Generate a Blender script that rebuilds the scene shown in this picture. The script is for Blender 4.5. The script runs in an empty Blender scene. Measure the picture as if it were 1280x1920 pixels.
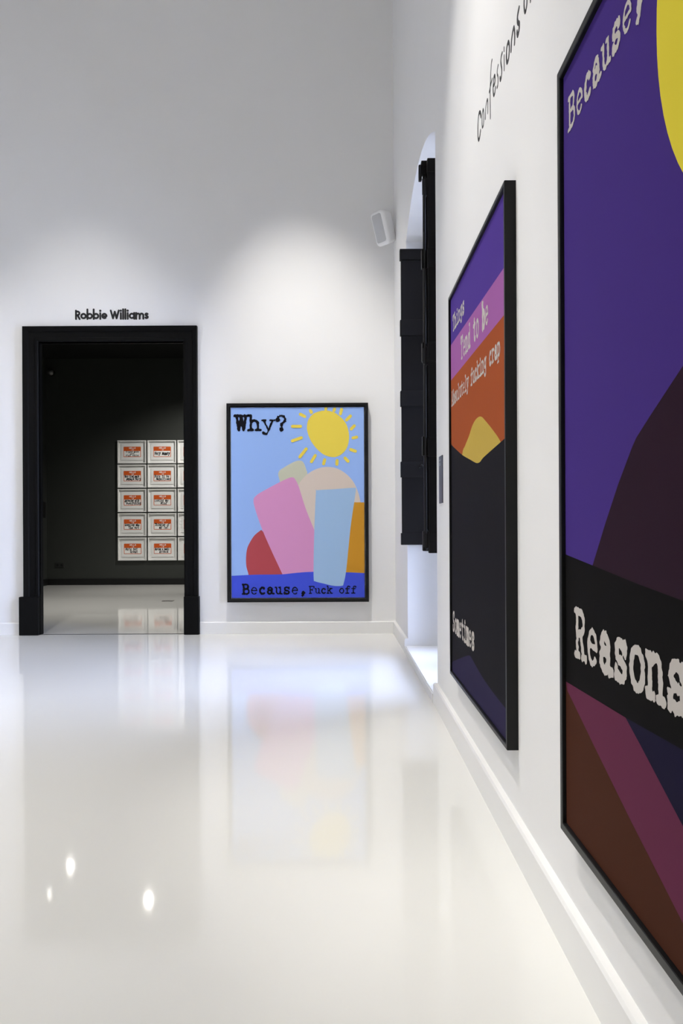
import bpy, bmesh, math, random
import numpy as np
from mathutils import Vector, Matrix

SC = bpy.context.scene
COL = SC.collection
rad = math.radians

# ------------------------------------------------------------------ camera
CAM_H = 0.95
FOC_PX = 1470.0                                   # focal length in pixels of a 1280x1920 frame
cd = bpy.data.cameras.new('camera')
cd.sensor_fit = 'VERTICAL'
cd.sensor_height = 36.0
cd.sensor_width = 24.0
cd.lens = 36.0 * FOC_PX / 1920.0
cd.shift_x = 2.0 / 1920.0
cd.shift_y = 25.0 / 1920.0
cam = bpy.data.objects.new('camera', cd)
COL.objects.link(cam)
cam.matrix_world = (Matrix.Translation((0, 0, CAM_H)) @ Matrix.Rotation(rad(90), 4, 'X')
                    @ Matrix.Rotation(rad(-0.27), 4, 'Z'))
SC.camera = cam

# ------------------------------------------------------------------ view, daylight, lamps
SC.view_settings.view_transform = 'Standard'
SC.view_settings.look = 'None'
SC.view_settings.exposure = 0.0
SC.view_settings.gamma = 1.0
SC.view_settings.use_curve_mapping = False
SC.cycles.use_denoising = True
SC.cycles.max_bounces = 12
SC.cycles.diffuse_bounces = 8
SC.cycles.sample_clamp_indirect = 8.0

world = bpy.data.worlds.new('overcast_sky')
SC.world = world
world.use_nodes = True
wn = world.node_tree
bg = wn.nodes['Background']
bg.inputs['Strength'].default_value = 31.0         # cool overcast daylight outside the window
wt = wn.nodes.new('ShaderNodeTexCoord')
ws = wn.nodes.new('ShaderNodeSeparateXYZ')
wr = wn.nodes.new('ShaderNodeValToRGB')           # darker ground below the horizon, pale sky above it
wr.color_ramp.elements[0].position = 0.47
wr.color_ramp.elements[0].color = (0.15, 0.17, 0.23, 1)
wr.color_ramp.elements[1].position = 0.53
wr.color_ramp.elements[1].color = (0.58, 0.66, 1.0, 1)
wm = wn.nodes.new('ShaderNodeMapRange')
wm.inputs['From Min'].default_value = -1
wm.inputs['From Max'].default_value = 1
wn.links.new(wt.outputs['Generated'], ws.inputs[0])
wn.links.new(ws.outputs['Z'], wm.inputs['Value'])
wn.links.new(wm.outputs['Result'], wr.inputs['Fac'])
wn.links.new(wr.outputs['Color'], bg.inputs['Color'])


def spot(name, loc, target, watts, size, blend, radius=0.035, color=(1, 0.97, 0.925)):
    d = bpy.data.lights.new(name, 'SPOT')
    d.energy = watts
    d.spot_size = rad(size)
    d.spot_blend = blend
    d.shadow_soft_size = radius
    d.color = color
    o = bpy.data.objects.new(name, d)
    COL.objects.link(o)
    o.location = loc
    o.rotation_euler = (Vector(target) - Vector(loc)).to_track_quat('-Z', 'Y').to_euler()
    return o


# daylight entering through the niche window (portal for the sky)
pd = bpy.data.lights.new('window_portal', 'AREA')
pd.shape = 'RECTANGLE'
pd.size = 1.6
pd.size_y = 3.2
pd.cycles.is_portal = True
po = bpy.data.objects.new('window_portal', pd)
COL.objects.link(po)
po.location = (0.99, 5.0, 1.65)
po.rotation_euler = Vector((-1, 0, 0)).to_track_quat('-Z', 'Z').to_euler()

# ceiling track lamps of the white gallery
spot('spot_back_poster', (-0.6, 5.05, 5.7), (-0.22, 6.9, 1.3), 620, 41, 1.0)
spot('spot_doorway', (-2.3, 4.9, 5.7), (-2.2, 6.9, 1.1), 280, 44, 1.0)
spot('spot_back_left', (-3.9, 4.9, 5.7), (-3.6, 6.9, 1.0), 185, 44, 1.0)
spot('spot_right_poster_a', (-1.25, 3.25, 5.7), (0.5, 2.95, 1.45), 330, 36, 0.7)
spot('spot_right_poster_b', (-1.25, 2.35, 5.7), (0.5, 2.45, 1.45), 250, 36, 0.7)
spot('spot_near_poster_a', (-1.25, 1.35, 5.7), (0.5, 1.3, 1.7), 165, 32, 0.8)
spot('spot_near_poster_b', (-1.25, 0.55, 5.7), (0.5, 0.6, 1.7), 120, 32, 0.8)
# unseen fill spots added to brighten the open floor and the room's far side
spot('fill_floor_a', (-2.4, 2.4, 5.9), (-2.4, 2.4, 0), 570, 80, 1.0, 0.06)
spot('fill_floor_c', (-1.7, 3.9, 5.9), (-1.7, 3.9, 0), 240, 52, 1.0, 0.06)
spot('fill_floor_b', (-2.6, -1.2, 5.9), (-2.2, -1.2, 0), 430, 90, 1.0, 0.06)
spot('fill_floor_d', (-0.55, 5.3, 5.9), (0.05, 5.75, 0), 210, 36, 1.0, 0.06)  # added to lift the floor and low walls beside the niche
spot('fill_left_wall_a', (-3.2, 4.6, 5.7), (-5.2, 4.6, 1.4), 250, 45, 0.8)  # added fill from the unseen side of the room
spot('fill_left_wall_b', (-3.2, 1.0, 5.7), (-5.2, 1.0, 1.4), 250, 45, 0.8)
# lamps of the dark room beyond the door
spot('spot_name_tags', (-1.5, 11.1, 3.5), (-2.7, 12.75, 0.95), 300, 76, 1.0)
spot('spot_far_floor', (-2.7, 9.2, 3.5), (-2.7, 9.9, 0.0), 420, 100, 1.0)


# ------------------------------------------------------------------ materials
def mat(name, color, rough=0.6, spec=0.5, metal=0.0, noise=0.0, nscale=40.0, bump=0.0, bscale=120.0, coat=0.0):
    m = bpy.data.materials.new(name)
    m.use_nodes = True
    nt = m.node_tree
    b = nt.nodes['Principled BSDF']
    b.inputs['Base Color'].default_value = (*color, 1)
    b.inputs['Roughness'].default_value = rough
    b.inputs['Specular IOR Level'].default_value = spec
    b.inputs['Metallic'].default_value = metal
    b.inputs['Coat Weight'].default_value = coat
    tc = nt.nodes.new('ShaderNodeTexCoord')
    if noise:
        n = nt.nodes.new('ShaderNodeTexNoise')
        n.inputs['Scale'].default_value = nscale
        n.inputs['Detail'].default_value = 4
        nt.links.new(tc.outputs['Object'], n.inputs['Vector'])
        r = nt.nodes.new('ShaderNodeMixRGB')
        r.blend_type = 'MIX'
        r.inputs['Color1'].default_value = (*[c * (1 - noise) for c in color], 1)
        r.inputs['Color2'].default_value = (*[min(1, c * (1 + noise)) for c in color], 1)
        nt.links.new(n.outputs['Fac'], r.inputs['Fac'])
        nt.links.new(r.outputs['Color'], b.inputs['Base Color'])
    if bump:
        n2 = nt.nodes.new('ShaderNodeTexNoise')
        n2.inputs['Scale'].default_value = bscale
        n2.inputs['Detail'].default_value = 3
        nt.links.new(tc.outputs['Object'], n2.inputs['Vector'])
        bp = nt.nodes.new('ShaderNodeBump')
        bp.inputs['Strength'].default_value = bump
        bp.inputs['Distance'].default_value = 0.01
        nt.links.new(n2.outputs['Fac'], bp.inputs['Height'])
        nt.links.new(bp.outputs['Normal'], b.inputs['Normal'])
    return m


def srgb(r, g, b):
    def f(c):
        c /= 255.0
        return c / 12.92 if c <= 0.04045 else ((c + 0.055) / 1.055) ** 2.4
    return (f(r), f(g), f(b))


M = {}
M['wall'] = mat('white_wall_paint', (0.84, 0.835, 0.825), 0.8, 0.25, noise=0.012, nscale=3, bump=0.05, bscale=6)
M['floor'] = mat('white_epoxy_floor', (0.78, 0.775, 0.74), 0.055, 0.29, noise=0.012, nscale=1.5)
M['trim'] = mat('white_trim_gloss', (0.84, 0.835, 0.82), 0.35, 0.5)
M['dark_wall'] = mat('dark_olive_paint', (0.032, 0.035, 0.031), 0.7, 0.3, noise=0.05, nscale=5)
M['dark_ceiling'] = mat('black_ceiling_paint', (0.006, 0.006, 0.006), 0.9, 0.2)
M['black_trim'] = mat('black_skirting', (0.006, 0.006, 0.006), 0.5, 0.3)
M['door_black'] = mat('black_door_paint', (0.0035, 0.0035, 0.0034), 0.5, 0.1, noise=0.15, nscale=12, bump=0.06, bscale=30)
M['shutter'] = mat('black_shutter_paint', (0.0078, 0.0070, 0.0066), 0.5, 0.15, noise=0.15, nscale=15, bump=0.08, bscale=25)
M['iron'] = mat('black_iron', (0.015, 0.015, 0.015), 0.3, 0.5, 0.5)
M['frame'] = mat('black_frame_wood', (0.006, 0.006, 0.0062), 0.42, 0.25, noise=0.1, nscale=60)
M['vinyl'] = mat('black_vinyl', (0.012, 0.012, 0.013), 0.5, 0.4)
M['window'] = mat('white_window_paint', (0.8, 0.8, 0.8), 0.4, 0.4)
M['plastic'] = mat('white_plastic', (0.9, 0.9, 0.91), 0.38, 0.5)
M['grille'] = mat('pale_grey_grille', (0.52, 0.525, 0.54), 0.55, 0.4, noise=0.08, nscale=400)
M['plaque'] = mat('slate_plaque', srgb(78, 80, 92), 0.45, 0.4)
M['plaque_dark'] = mat('black_plaque', (0.008, 0.008, 0.008), 0.5, 0.3)
M['plaque_mark'] = mat('pale_print', srgb(150, 155, 165), 0.6, 0.3)
M['socket'] = mat('dark_socket', (0.02, 0.021, 0.02), 0.45, 0.4)
M['dome'] = mat('grey_dome', (0.16, 0.16, 0.16), 0.3, 0.5)
M['white_frame'] = mat('white_frame', (0.8, 0.8, 0.78), 0.45, 0.4)
M['mat_board'] = mat('mat_board', (0.76, 0.76, 0.74), 0.85, 0.2)
M['paper'] = mat('paper_sheet', (0.78, 0.78, 0.76), 0.85, 0.2)
M['tag_red'] = mat('orange_red_ink', srgb(205, 88, 28), 0.6, 0.3)
M['tag_white'] = mat('white_ink', (0.85, 0.84, 0.81), 0.7, 0.3)
M['marker'] = mat('black_marker', (0.015, 0.015, 0.017), 0.6, 0.3)
M['metal'] = mat('dark_steel_strip', (0.12, 0.12, 0.12), 0.4, 0.5, 0.8)
M['lamp_body'] = mat('black_lamp_body', (0.01, 0.01, 0.01), 0.5, 0.4)

gm = bpy.data.materials.new('window_glass')
gm.use_nodes = True
nt = gm.node_tree
nt.nodes.clear()
out = nt.nodes.new('ShaderNodeOutputMaterial')
tr = nt.nodes.new('ShaderNodeBsdfTransparent')
tr.inputs['Color'].default_value = (0.95, 0.97, 0.97, 1)
gl = nt.nodes.new('ShaderNodeBsdfGlossy')
gl.inputs['Roughness'].default_value = 0.02
fr = nt.nodes.new('ShaderNodeFresnel')
mx = nt.nodes.new('ShaderNodeMixShader')
nt.links.new(fr.outputs[0], mx.inputs[0])
nt.links.new(tr.outputs[0], mx.inputs[1])
nt.links.new(gl.outputs[0], mx.inputs[2])
nt.links.new(mx.outputs[0], out.inputs[0])
M['glass'] = gm

lm = bpy.data.materials.new('lit_lamp_lens')
lm.use_nodes = True
lb = lm.node_tree.nodes['Principled BSDF']
lb.inputs['Base Color'].default_value = (0.8, 0.8, 0.8, 1)
lb.inputs['Emission Color'].default_value = (1, 0.96, 0.9, 1)
lb.inputs['Emission Strength'].default_value = 90
M['lens'] = lm


def ink(name, c, k=1.0, rough=0.75):
    if name not in M:
        M[name] = mat(name, tuple(min(0.95, x * k) for x in srgb(*c)), rough, 0.03)
    return M[name]


# ------------------------------------------------------------------ helpers
def link_mesh(name, bm, m, parent=None, smooth=False):
    me = bpy.data.meshes.new(name)
    bm.normal_update()
    bm.to_mesh(me)
    bm.free()
    for x in (m if isinstance(m, (list, tuple)) else [m]):
        me.materials.append(x)
    if smooth:
        for p in me.polygons:
            p.use_smooth = True
    o = bpy.data.objects.new(name, me)
    COL.objects.link(o)
    if parent is not None:
        o.parent = parent
    return o


def tag(o, label, cat, group=None):
    o['label'] = label
    o['category'] = cat
    if group:
        o['group'] = group
    return o


def thing(name, label, cat, loc=(0, 0, 0), rot=None, group=None):
    o = bpy.data.objects.new(name, None)
    o.empty_display_size = 0.1
    COL.objects.link(o)
    o.location = loc
    if rot is not None:
        o.rotation_euler = rot
    return tag(o, label, cat, group)


def structure(name, bm, m, parent=None, label=None):
    o = link_mesh(name, bm, m, parent)
    o['kind'] = 'structure'
    if label:
        o['label'] = label
    return o


def box(bm, x0, x1, y0, y1, z0, z1, mi=0):
    vs = [bm.verts.new((x, y, z)) for x in (x0, x1) for y in (y0, y1) for z in (z0, z1)]
    fs = []
    for q in ((0, 1, 3, 2), (4, 6, 7, 5), (0, 4, 5, 1), (2, 3, 7, 6), (0, 2, 6, 4), (1, 5, 7, 3)):
        f = bm.faces.new([vs[i] for i in q])
        f.material_index = mi
        fs.append(f)
    return vs, fs


def bevel_all(bm, w, seg=2):
    bmesh.ops.bevel(bm, geom=bm.edges[:] + bm.verts[:], offset=w, segments=seg, profile=0.5, affect='EDGES')


def box_obj(name, dims, m, parent=None, bev=0.0, seg=2):
    bm = bmesh.new()
    box(bm, *dims)
    bmesh.ops.recalc_face_normals(bm, faces=bm.faces[:])
    if bev:
        bevel_all(bm, bev, seg)
    return link_mesh(name, bm, m, parent)


def cyl(bm, p0, p1, r0, r1=None, n=20, cap=True):
    r1 = r0 if r1 is None else r1
    p0, p1 = Vector(p0), Vector(p1)
    d = (p1 - p0).normalized()
    a = d.orthogonal().normalized()
    b = d.cross(a)
    ra = [bm.verts.new(p0 + (a * math.cos(t) + b * math.sin(t)) * r0) for t in [2 * math.pi * i / n for i in range(n)]]
    rb = [bm.verts.new(p1 + (a * math.cos(t) + b * math.sin(t)) * r1) for t in [2 * math.pi * i / n for i in range(n)]]
    for i in range(n):
        bm.faces.new([ra[i], ra[(i + 1) % n], rb[(i + 1) % n], rb[i]])
    if cap:
        bm.faces.new(ra[::-1])
        bm.faces.new(rb)


# ------------------------------------------------------------------ strokes and lettering
def arc(cx, cy, rx, ry, a0, a1, step=22):
    n = max(3, int(abs(a1 - a0) / step))
    return [(cx + rx * math.cos(rad(a0 + (a1 - a0) * i / n)), cy + ry * math.sin(rad(a0 + (a1 - a0) * i / n)))
            for i in range(n + 1)]


def resample(pts, d):
    out = [pts[0]]
    for (x0, y0), (x1, y1) in zip(pts, pts[1:]):
        L = math.hypot(x1 - x0, y1 - y0)
        n = max(1, int(round(L / d)))
        for i in range(1, n + 1):
            out.append((x0 + (x1 - x0) * i / n, y0 + (y1 - y0) * i / n))
    return out


def smooth_curve(pts, n=6, closed=False):
    P = list(pts)
    res = []
    N = len(P)
    rng = range(N if closed else N - 1)
    for i in rng:
        if closed:
            p0, p1, p2, p3 = P[i - 1], P[i], P[(i + 1) % N], P[(i + 2) % N]
        else:
            p0, p1, p2, p3 = P[max(0, i - 1)], P[i], P[i + 1], P[min(N - 1, i + 2)]
        for k in range(n):
            t = k / n
            res.append(tuple(0.5 * (2 * p1[j] + (p2[j] - p0[j]) * t + (2 * p0[j] - 5 * p1[j] + 4 * p2[j] - p3[j]) * t * t
                                    + (3 * p1[j] - p0[j] - 3 * p2[j] + p3[j]) * t ** 3) for j in range(2)))
    if not closed:
        res.append(P[-1])
    return res


def ink_shape(strokes, step, rnd=None, rough=0.0, pad=None):
    """outline of pen strokes as a clean, hole-correct patch of 2-D polygons
    strokes: list of (points, half_width); rough pushes the edge in and out like a worn type hammer"""
    wmax = max(w for _, w in strokes)
    pad = pad or wmax * (1 + rough) + step * 1.5
    xs = [p[0] for pts, _ in strokes for p in pts]
    ys_ = [p[1] for pts, _ in strokes for p in pts]
    x0, y0 = min(xs) - pad, min(ys_) - pad
    nx = int((max(xs) + pad - x0) / step) + 2
    ny = int((max(ys_) + pad - y0) / step) + 2
    gx, gy = np.meshgrid(x0 + np.arange(nx) * step, y0 + np.arange(ny) * step, indexing='ij')
    F = np.full(gx.shape, -1e9)
    for pts, w in strokes:
        if len(pts) == 1:
            pts = [pts[0], pts[0]]
        for (ax, ay), (bx, by) in zip(pts, pts[1:]):
            dx, dy = bx - ax, by - ay
            L2 = dx * dx + dy * dy + 1e-18
            t = np.clip(((gx - ax) * dx + (gy - ay) * dy) / L2, 0, 1)
            F = np.maximum(F, w - np.hypot(gx - ax - t * dx, gy - ay - t * dy))
    if rough and rnd:
        N = np.array([[rnd.uniform(-1, 1) for _ in range(ny)] for _ in range(nx)])
        for _ in range(2):
            P = np.pad(N, 1, mode='edge')
            N = (P[1:-1, 1:-1] * 2 + P[:-2, 1:-1] + P[2:, 1:-1] + P[1:-1, :-2] + P[1:-1, 2:]) / 6
        F = F + N * wmax * rough * 2.2
    verts, key, polys = [], {}, []

    def vid(k, p):
        if k not in key:
            key[k] = len(verts)
            verts.append(p)
        return key[k]
    for i in range(nx - 1):
        for j in range(ny - 1):
            cs = ((i, j), (i + 1, j), (i + 1, j + 1), (i, j + 1))
            f = [F[c] for c in cs]
            if max(f) <= 0:
                continue
            poly = []
            for k in range(4):
                c, d = cs[k], cs[(k + 1) % 4]
                fc, fd = f[k], f[(k + 1) % 4]
                if fc > 0:
                    poly.append(vid(c, (gx[c], gy[c])))
                if (fc > 0) != (fd > 0):
                    t = min(max(fc / (fc - fd), .02), .98)
                    kk = (c, d) if c < d else (d, c)
                    poly.append(vid(kk, (gx[c] + (gx[d] - gx[c]) * t, gy[c] + (gy[d] - gy[c]) * t)))
            if len(poly) > 2:
                polys.append(poly)
    return verts, polys


def ink_mesh(strokes, step, place, depth=0.0, rnd=None, rough=0.0, bm=None, mi=0):
    verts, polys = ink_shape(strokes, step, rnd, rough)
    bm = bm or bmesh.new()
    vs = [bm.verts.new(place(u, v, depth)) for u, v in verts]
    fs = [bm.faces.new([vs[i] for i in p]) for p in polys]
    for f in fs:
        f.material_index = mi
    if depth:
        es = {}
        for p in polys:
            for q, r in zip(p, p[1:] + p[:1]):
                if (r, q) in es:
                    del es[(r, q)]
                else:
                    es[(q, r)] = 1
        lo = {}
        for q, r in es:
            for k in (q, r):
                if k not in lo:
                    lo[k] = bm.verts.new(place(*verts[k], 0))
            bm.faces.new([vs[q], lo[q], lo[r], vs[r]])
    else:
        bmesh.ops.dissolve_limit(bm, angle_limit=.001, verts=vs, edges=list({e for f in fs for e in f.edges})) if mi == 0 else None
        bmesh.ops.triangulate(bm, faces=[f for f in bm.faces if len(f.verts) > 4])
    return bm


def S(x0, y, x1):
    return [(x0, y), (x1, y)]


# typewriter letters in a 0.6 wide cell, x-height 0.45, capitals 0.66; (points, weight)
TW = {
    'W': [[(.09, .66), (.19, 0), (.30, .62)], [(.30, .62), (.41, 0), (.51, .66)], S(.01, .66, .18), S(.22, .66, .59)],
    'B': [[(.13, .66), (.13, 0)], [(.04, .66)] + arc(.31, .505, .15, .155, 90, -90) + [(.13, .35)],
          [(.13, .35)] + arc(.33, .175, .18, .175, 90, -90) + [(.04, 0)]],
    'R': [[(.13, .66), (.13, 0)], [(.04, .66)] + arc(.31, .5, .16, .16, 90, -90) + [(.13, .34)], [(.3, .34), (.45, 0)],
          S(.04, 0, .22), S(.4, 0, .56)],
    'F': [[(.15, .66), (.15, 0)], [(.05, .66), (.52, .66), (.52, .5)], S(.15, .35, .36), [(.37, .43), (.37, .27)], S(.05, 0, .28)],
    'T': [[(.08, .5), (.08, .66), (.52, .66), (.52, .5)], [(.3, .66), (.3, 0)], S(.19, 0, .41)],
    'A': [[(.1, 0), (.29, .66), (.5, 0)], S(.18, .22, .42), S(.02, 0, .2), S(.4, 0, .58), S(.18, .66, .3)],
    'S': [arc(.3, .49, .17, .16, 25, 260) + arc(.3, .17, .18, .17, 80, -165), [(.47, .66), (.47, .5)], [(.12, 0), (.12, .17)]],
    'e': [arc(.3, .22, .19, .23, 0, 318), S(.11, .235, .49)],
    'c': [arc(.31, .225, .19, .225, 55, 315), [(.42, .36), (.44, .39)]],
    'a': [arc(.25, .13, .15, .13, 0, 360), [(.12, .34)] + arc(.27, .31, .14, .14, 150, 0) + [(.41, .05), (.46, 0), (.55, .02)],
          S(.25, .26, .41)],
    'u': [[(.04, .45), (.14, .45)] + arc(.28, .15, .14, .15, 180, 350), [(.33, .45), (.43, .45), (.43, 0), (.55, 0)]],
    's': [arc(.3, .335, .15, .115, 25, 265) + arc(.3, .11, .17, .11, 85, -160), [(.46, .45), (.46, .34)], [(.13, 0), (.13, .12)]],
    ',': [[(.3, .05), (.31, .05)], [(.34, .04), (.31, -.09), (.24, -.15)]],
    'k': [[(.13, .68), (.13, 0)], [(.13, .19), (.42, .45)], [(.25, .29), (.46, 0)], S(.04, .68, .13), S(.04, 0, .23),
          S(.33, .45, .53), S(.38, 0, .57)],
    'f': [arc(.4, .53, .14, .14, 25, 180) + [(.26, 0)], S(.1, .43, .46), S(.1, 0, .43)],
    'o': [arc(.3, .225, .2, .23, 0, 360)],
    'n': [[(.03, .45), (.13, .45), (.13, 0)], [(.13, .3)] + arc(.29, .28, .155, .17, 155, 0) + [(.445, 0)], S(.03, 0, .22), S(.36, 0, .55)],
    'h': [[(.03, .68), (.13, .68), (.13, 0)], [(.13, .3)] + arc(.29, .28, .155, .17, 155, 0) + [(.445, 0)], S(.03, 0, .22), S(.36, 0, .55)],
    'm': [[(.0, .45), (.09, .45), (.09, 0)], arc(.2, .32, .1, .13, 170, 0) + [(.3, 0)], arc(.41, .32, .1, .13, 170, 0) + [(.51, 0)],
          S(.02, 0, .15), S(.25, 0, .36), S(.46, 0, .59)],
    'i': [[(.15, .45), (.3, .45), (.3, 0)], S(.1, 0, .5), [(.29, .62), (.3, .62)]],
    'l': [[(.15, .68), (.3, .68), (.3, 0)], S(.1, 0, .5)],
    'g': [arc(.26, .27, .16, .17, 0, 360), [(.53, .45), (.43, .45), (.43, -.07)] + arc(.27, -.08, .16, .12, 0, -165)],
    't': [[(.25, .6), (.25, .12)] + arc(.36, .12, .11, .12, 180, 330), S(.07, .44, .46)],
    'd': [arc(.26, .22, .17, .22, 0, 360), [(.34, .68), (.44, .68), (.44, 0), (.56, 0)]],
    'b': [[(.05, .68), (.15, .68), (.15, 0)], arc(.33, .22, .17, .22, 0, 360)],
    'y': [[(.1, .45), (.32, 0)], [(.51, .45), (.29, -.1), (.22, -.19), (.12, -.19)], S(.02, .45, .2), S(.4, .45, .59), [(.1, -.14), (.12, -.15)]],
    'r': [[(.06, .45), (.2, .45), (.2, 0)], [(.2, .24)] + arc(.36, .27, .15, .17, 165, 55), S(.07, 0, .37), [(.46, .39), (.47, .38)]],
    'p': [[(.04, .45), (.13, .45), (.13, -.2)], arc(.32, .22, .18, .22, 0, 360), S(.04, -.2, .27)],
    '?': [[(.14, .46), (.15, .47)], arc(.3, .49, .18, .17, 165, -50) + [(.31, .28), (.3, .18)], [(.29, .03), (.31, .03)]],
    # plain hand letters used only by the name tags
    'v': [[(.1, .45), (.3, 0), (.5, .45)]], 'w': [[(.05, .45), (.17, 0), (.3, .4), (.42, 0), (.55, .45)]],
    'M': [[(.08, 0), (.12, .66), (.3, .2), (.5, .66), (.53, 0)]], 'N': [[(.1, 0), (.1, .66), (.48, 0), (.48, .66)]],
    'L': [[(.12, .66), (.12, 0), (.48, 0)]], 'G': [arc(.32, .33, .22, .33, 50, 330) + [(.52, .3), (.34, .3)]],
    'H': [[(.1, 0), (.1, .66)], [(.5, 0), (.5, .66)], S(.1, .33, .5)], 'E': [[(.5, .66), (.12, .66), (.12, 0), (.5, 0)], S(.12, .33, .44)],
    'O': [arc(.3, .33, .22, .33, 0, 360)], 'I': [[(.3, 0), (.3, .66)]], 'V': [[(.08, .66), (.3, 0), (.52, .66)]],
    'P': [[(.12, 0), (.12, .66)] + arc(.3, .48, .18, .18, 90, -90) + [(.12, .3)]], 'U': [[(.1, .66), (.1, .2)] + arc(.3, .2, .2, .2, 180, 360) + [(.5, .66)]],
}
WEIGHT = {'W': 1.35, 'h': 1.15, 'c': 1.35, 'a': 1.3, 's': 1.3, 'e': .75, ',': 1.5, '?': 1.15, 'g': 1.1, 'm': 1.1, 'b': 1.15, 'T': .95}


def letter_strokes(ch, xs, ys_, w, k):
    """strokes of one letter in metres; the pen keeps an even width"""
    out = []
    for st in TW[ch]:
        kk = k
        if ch in 'i?,y' and len(st) == 2 and math.hypot(st[0][0] - st[1][0], st[0][1] - st[1][1]) < .03:
            kk = k * 1.6
        out.append(([(x * xs, y * ys_) for x, y in st], w * ys_ * kk))
    return out


def typed(parent, m, text, u0, v0, unit, adv, place, seed=1, w=.04, rough=.35, step=.03, over=None):
    """typewriter line: every letter is a flat piece of print, a child of the printed sheet"""
    rnd = random.Random(seed)
    for i, ch in enumerate(text):
        if ch != ' ':
            k = (over or {}).get(ch, WEIGHT.get(ch, 1.0))
            bm = ink_mesh(letter_strokes(ch, adv / .6, unit, w, k), step * unit,
                          lambda u, v, d: place(u0 + i * adv + u, v0 + v), 0, rnd, rough)
            link_mesh('letter', bm, m, parent)


def written(bm, text, u0, v0, unit, adv, place, seed=1, w=.085, slant=0.0, wob=0.0, mi=0, step=.07):
    """small hand-drawn words joined into one print"""
    rnd = random.Random(seed)
    for i, ch in enumerate(text):
        if ch != ' ':
            dv = rnd.uniform(-wob, wob) * unit
            st = [([(x + y * slant, y) for x, y in p], q) for p, q in letter_strokes(ch, adv / .6, unit, w, 1.0)]
            ink_mesh(st, step * unit, lambda u, v, d: place(u0 + i * adv + u, v0 + dv + v), 0, bm=bm, mi=mi)


# ==================================================================== THE SETTING
ROOM_L, ROOM_F, ROOM_H = -5.2, -3.5, 6.2
BACK = 6.90                                          # face of the back wall
NICHE_A, NICHE_B = 4.185, 5.82                       # near and far edge of the window niche
SPRING, RISE = 3.05, 0.20


def wall_x(y):                                       # the old wall is not quite straight
    if y <= NICHE_A:
        return 0.515
    if y <= NICHE_B:
        return 0.515 + (0.497 - 0.515) * (y - NICHE_A) / (NICHE_B - NICHE_A)
    return 0.497 + (0.482 - 0.497) * (y - NICHE_B) / (BACK - NICHE_B)


WALL_OUT = 0.97

# floor
bm = bmesh.new()
box(bm, ROOM_L, 0.60, ROOM_F, BACK + 0.05, -0.1, 0)
structure('floor', bm, M['floor'], label='glossy white resin floor of the gallery')
bm = bmesh.new()
box(bm, -4.77, 0.9, BACK + 0.05, 12.75, -0.1, 0)
structure('floor.001', bm, M['floor'], label='glossy pale floor of the dark room beyond the doorway')

# ceiling
bm = bmesh.new()
box(bm, ROOM_L, WALL_OUT, ROOM_F, BACK, ROOM_H, ROOM_H + 0.1)
structure('ceiling', bm, M['wall'])
bm = bmesh.new()
box(bm, -4.77, 0.9, BACK + 0.05, 12.75, 3.68, 3.78)
structure('ceiling.001', bm, M['dark_ceiling'], label='black ceiling of the dark room')

# back wall with the doorway
D_L, D_R, D_T = -2.652, -1.372, 2.572
bm = bmesh.new()
box(bm, ROOM_L, D_L, BACK, BACK + 0.05, 0, ROOM_H)
box(bm, D_R, WALL_OUT, BACK, BACK + 0.05, 0, ROOM_H)
box(bm, D_L, D_R, BACK, BACK + 0.05, D_T, ROOM_H)
structure('wall_back', bm, M['wall'])
# left and front walls of the gallery (outside the view, they close the room)
bm = bmesh.new()
box(bm, ROOM_L - 0.1, ROOM_L, ROOM_F, BACK, 0, ROOM_H)
structure('wall_left', bm, M['wall'])
bm = bmesh.new()
box(bm, ROOM_L, WALL_OUT, ROOM_F - 0.1, ROOM_F, 0, ROOM_H)
structure('wall_front', bm, M['wall'])

# right wall with the arched window niche
bm = bmesh.new()
half = (NICHE_B - NICHE_A) / 2
mid = (NICHE_B + NICHE_A) / 2
R_ARCH = (half * half + RISE * RISE) / (2 * RISE)


def arch_z(y):
    return SPRING + RISE - R_ARCH + math.sqrt(max(0, R_ARCH ** 2 - (y - mid) ** 2))


N_ARCH = 28
ys = [NICHE_A + (NICHE_B - NICHE_A) * i / N_ARCH for i in range(N_ARCH + 1)]


def quad(*p):
    return bm.faces.new([bm.verts.new(v) for v in p])


def strip(ya, yb, za, zb):
    quad((wall_x(ya), ya, za), (wall_x(ya), ya, ROOM_H), (wall_x(yb), yb, ROOM_H), (wall_x(yb), yb, zb))
    quad((WALL_OUT, ya, za), (WALL_OUT, yb, zb), (WALL_OUT, yb, ROOM_H), (WALL_OUT, ya, ROOM_H))


strip(ROOM_F, NICHE_A, 0, 0)
for a, b in zip(ys, ys[1:]):
    strip(a, b, arch_z(a), arch_z(b))
    quad((wall_x(a), a, arch_z(a)), (wall_x(b), b, arch_z(b)), (WALL_OUT, b, arch_z(b)), (WALL_OUT, a, arch_z(a)))
strip(NICHE_B, BACK, 0, 0)
quad((wall_x(NICHE_B), NICHE_B, 0), (WALL_OUT, NICHE_B, 0), (WALL_OUT, NICHE_B, SPRING), (wall_x(NICHE_B), NICHE_B, SPRING))
quad((wall_x(NICHE_A), NICHE_A, 0), (wall_x(NICHE_A), NICHE_A, SPRING), (WALL_OUT, NICHE_A, SPRING), (WALL_OUT, NICHE_A, 0))
bmesh.ops.remove_doubles(bm, verts=bm.verts[:], dist=1e-5)
structure('wall_right', bm, M['wall'])

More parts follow.
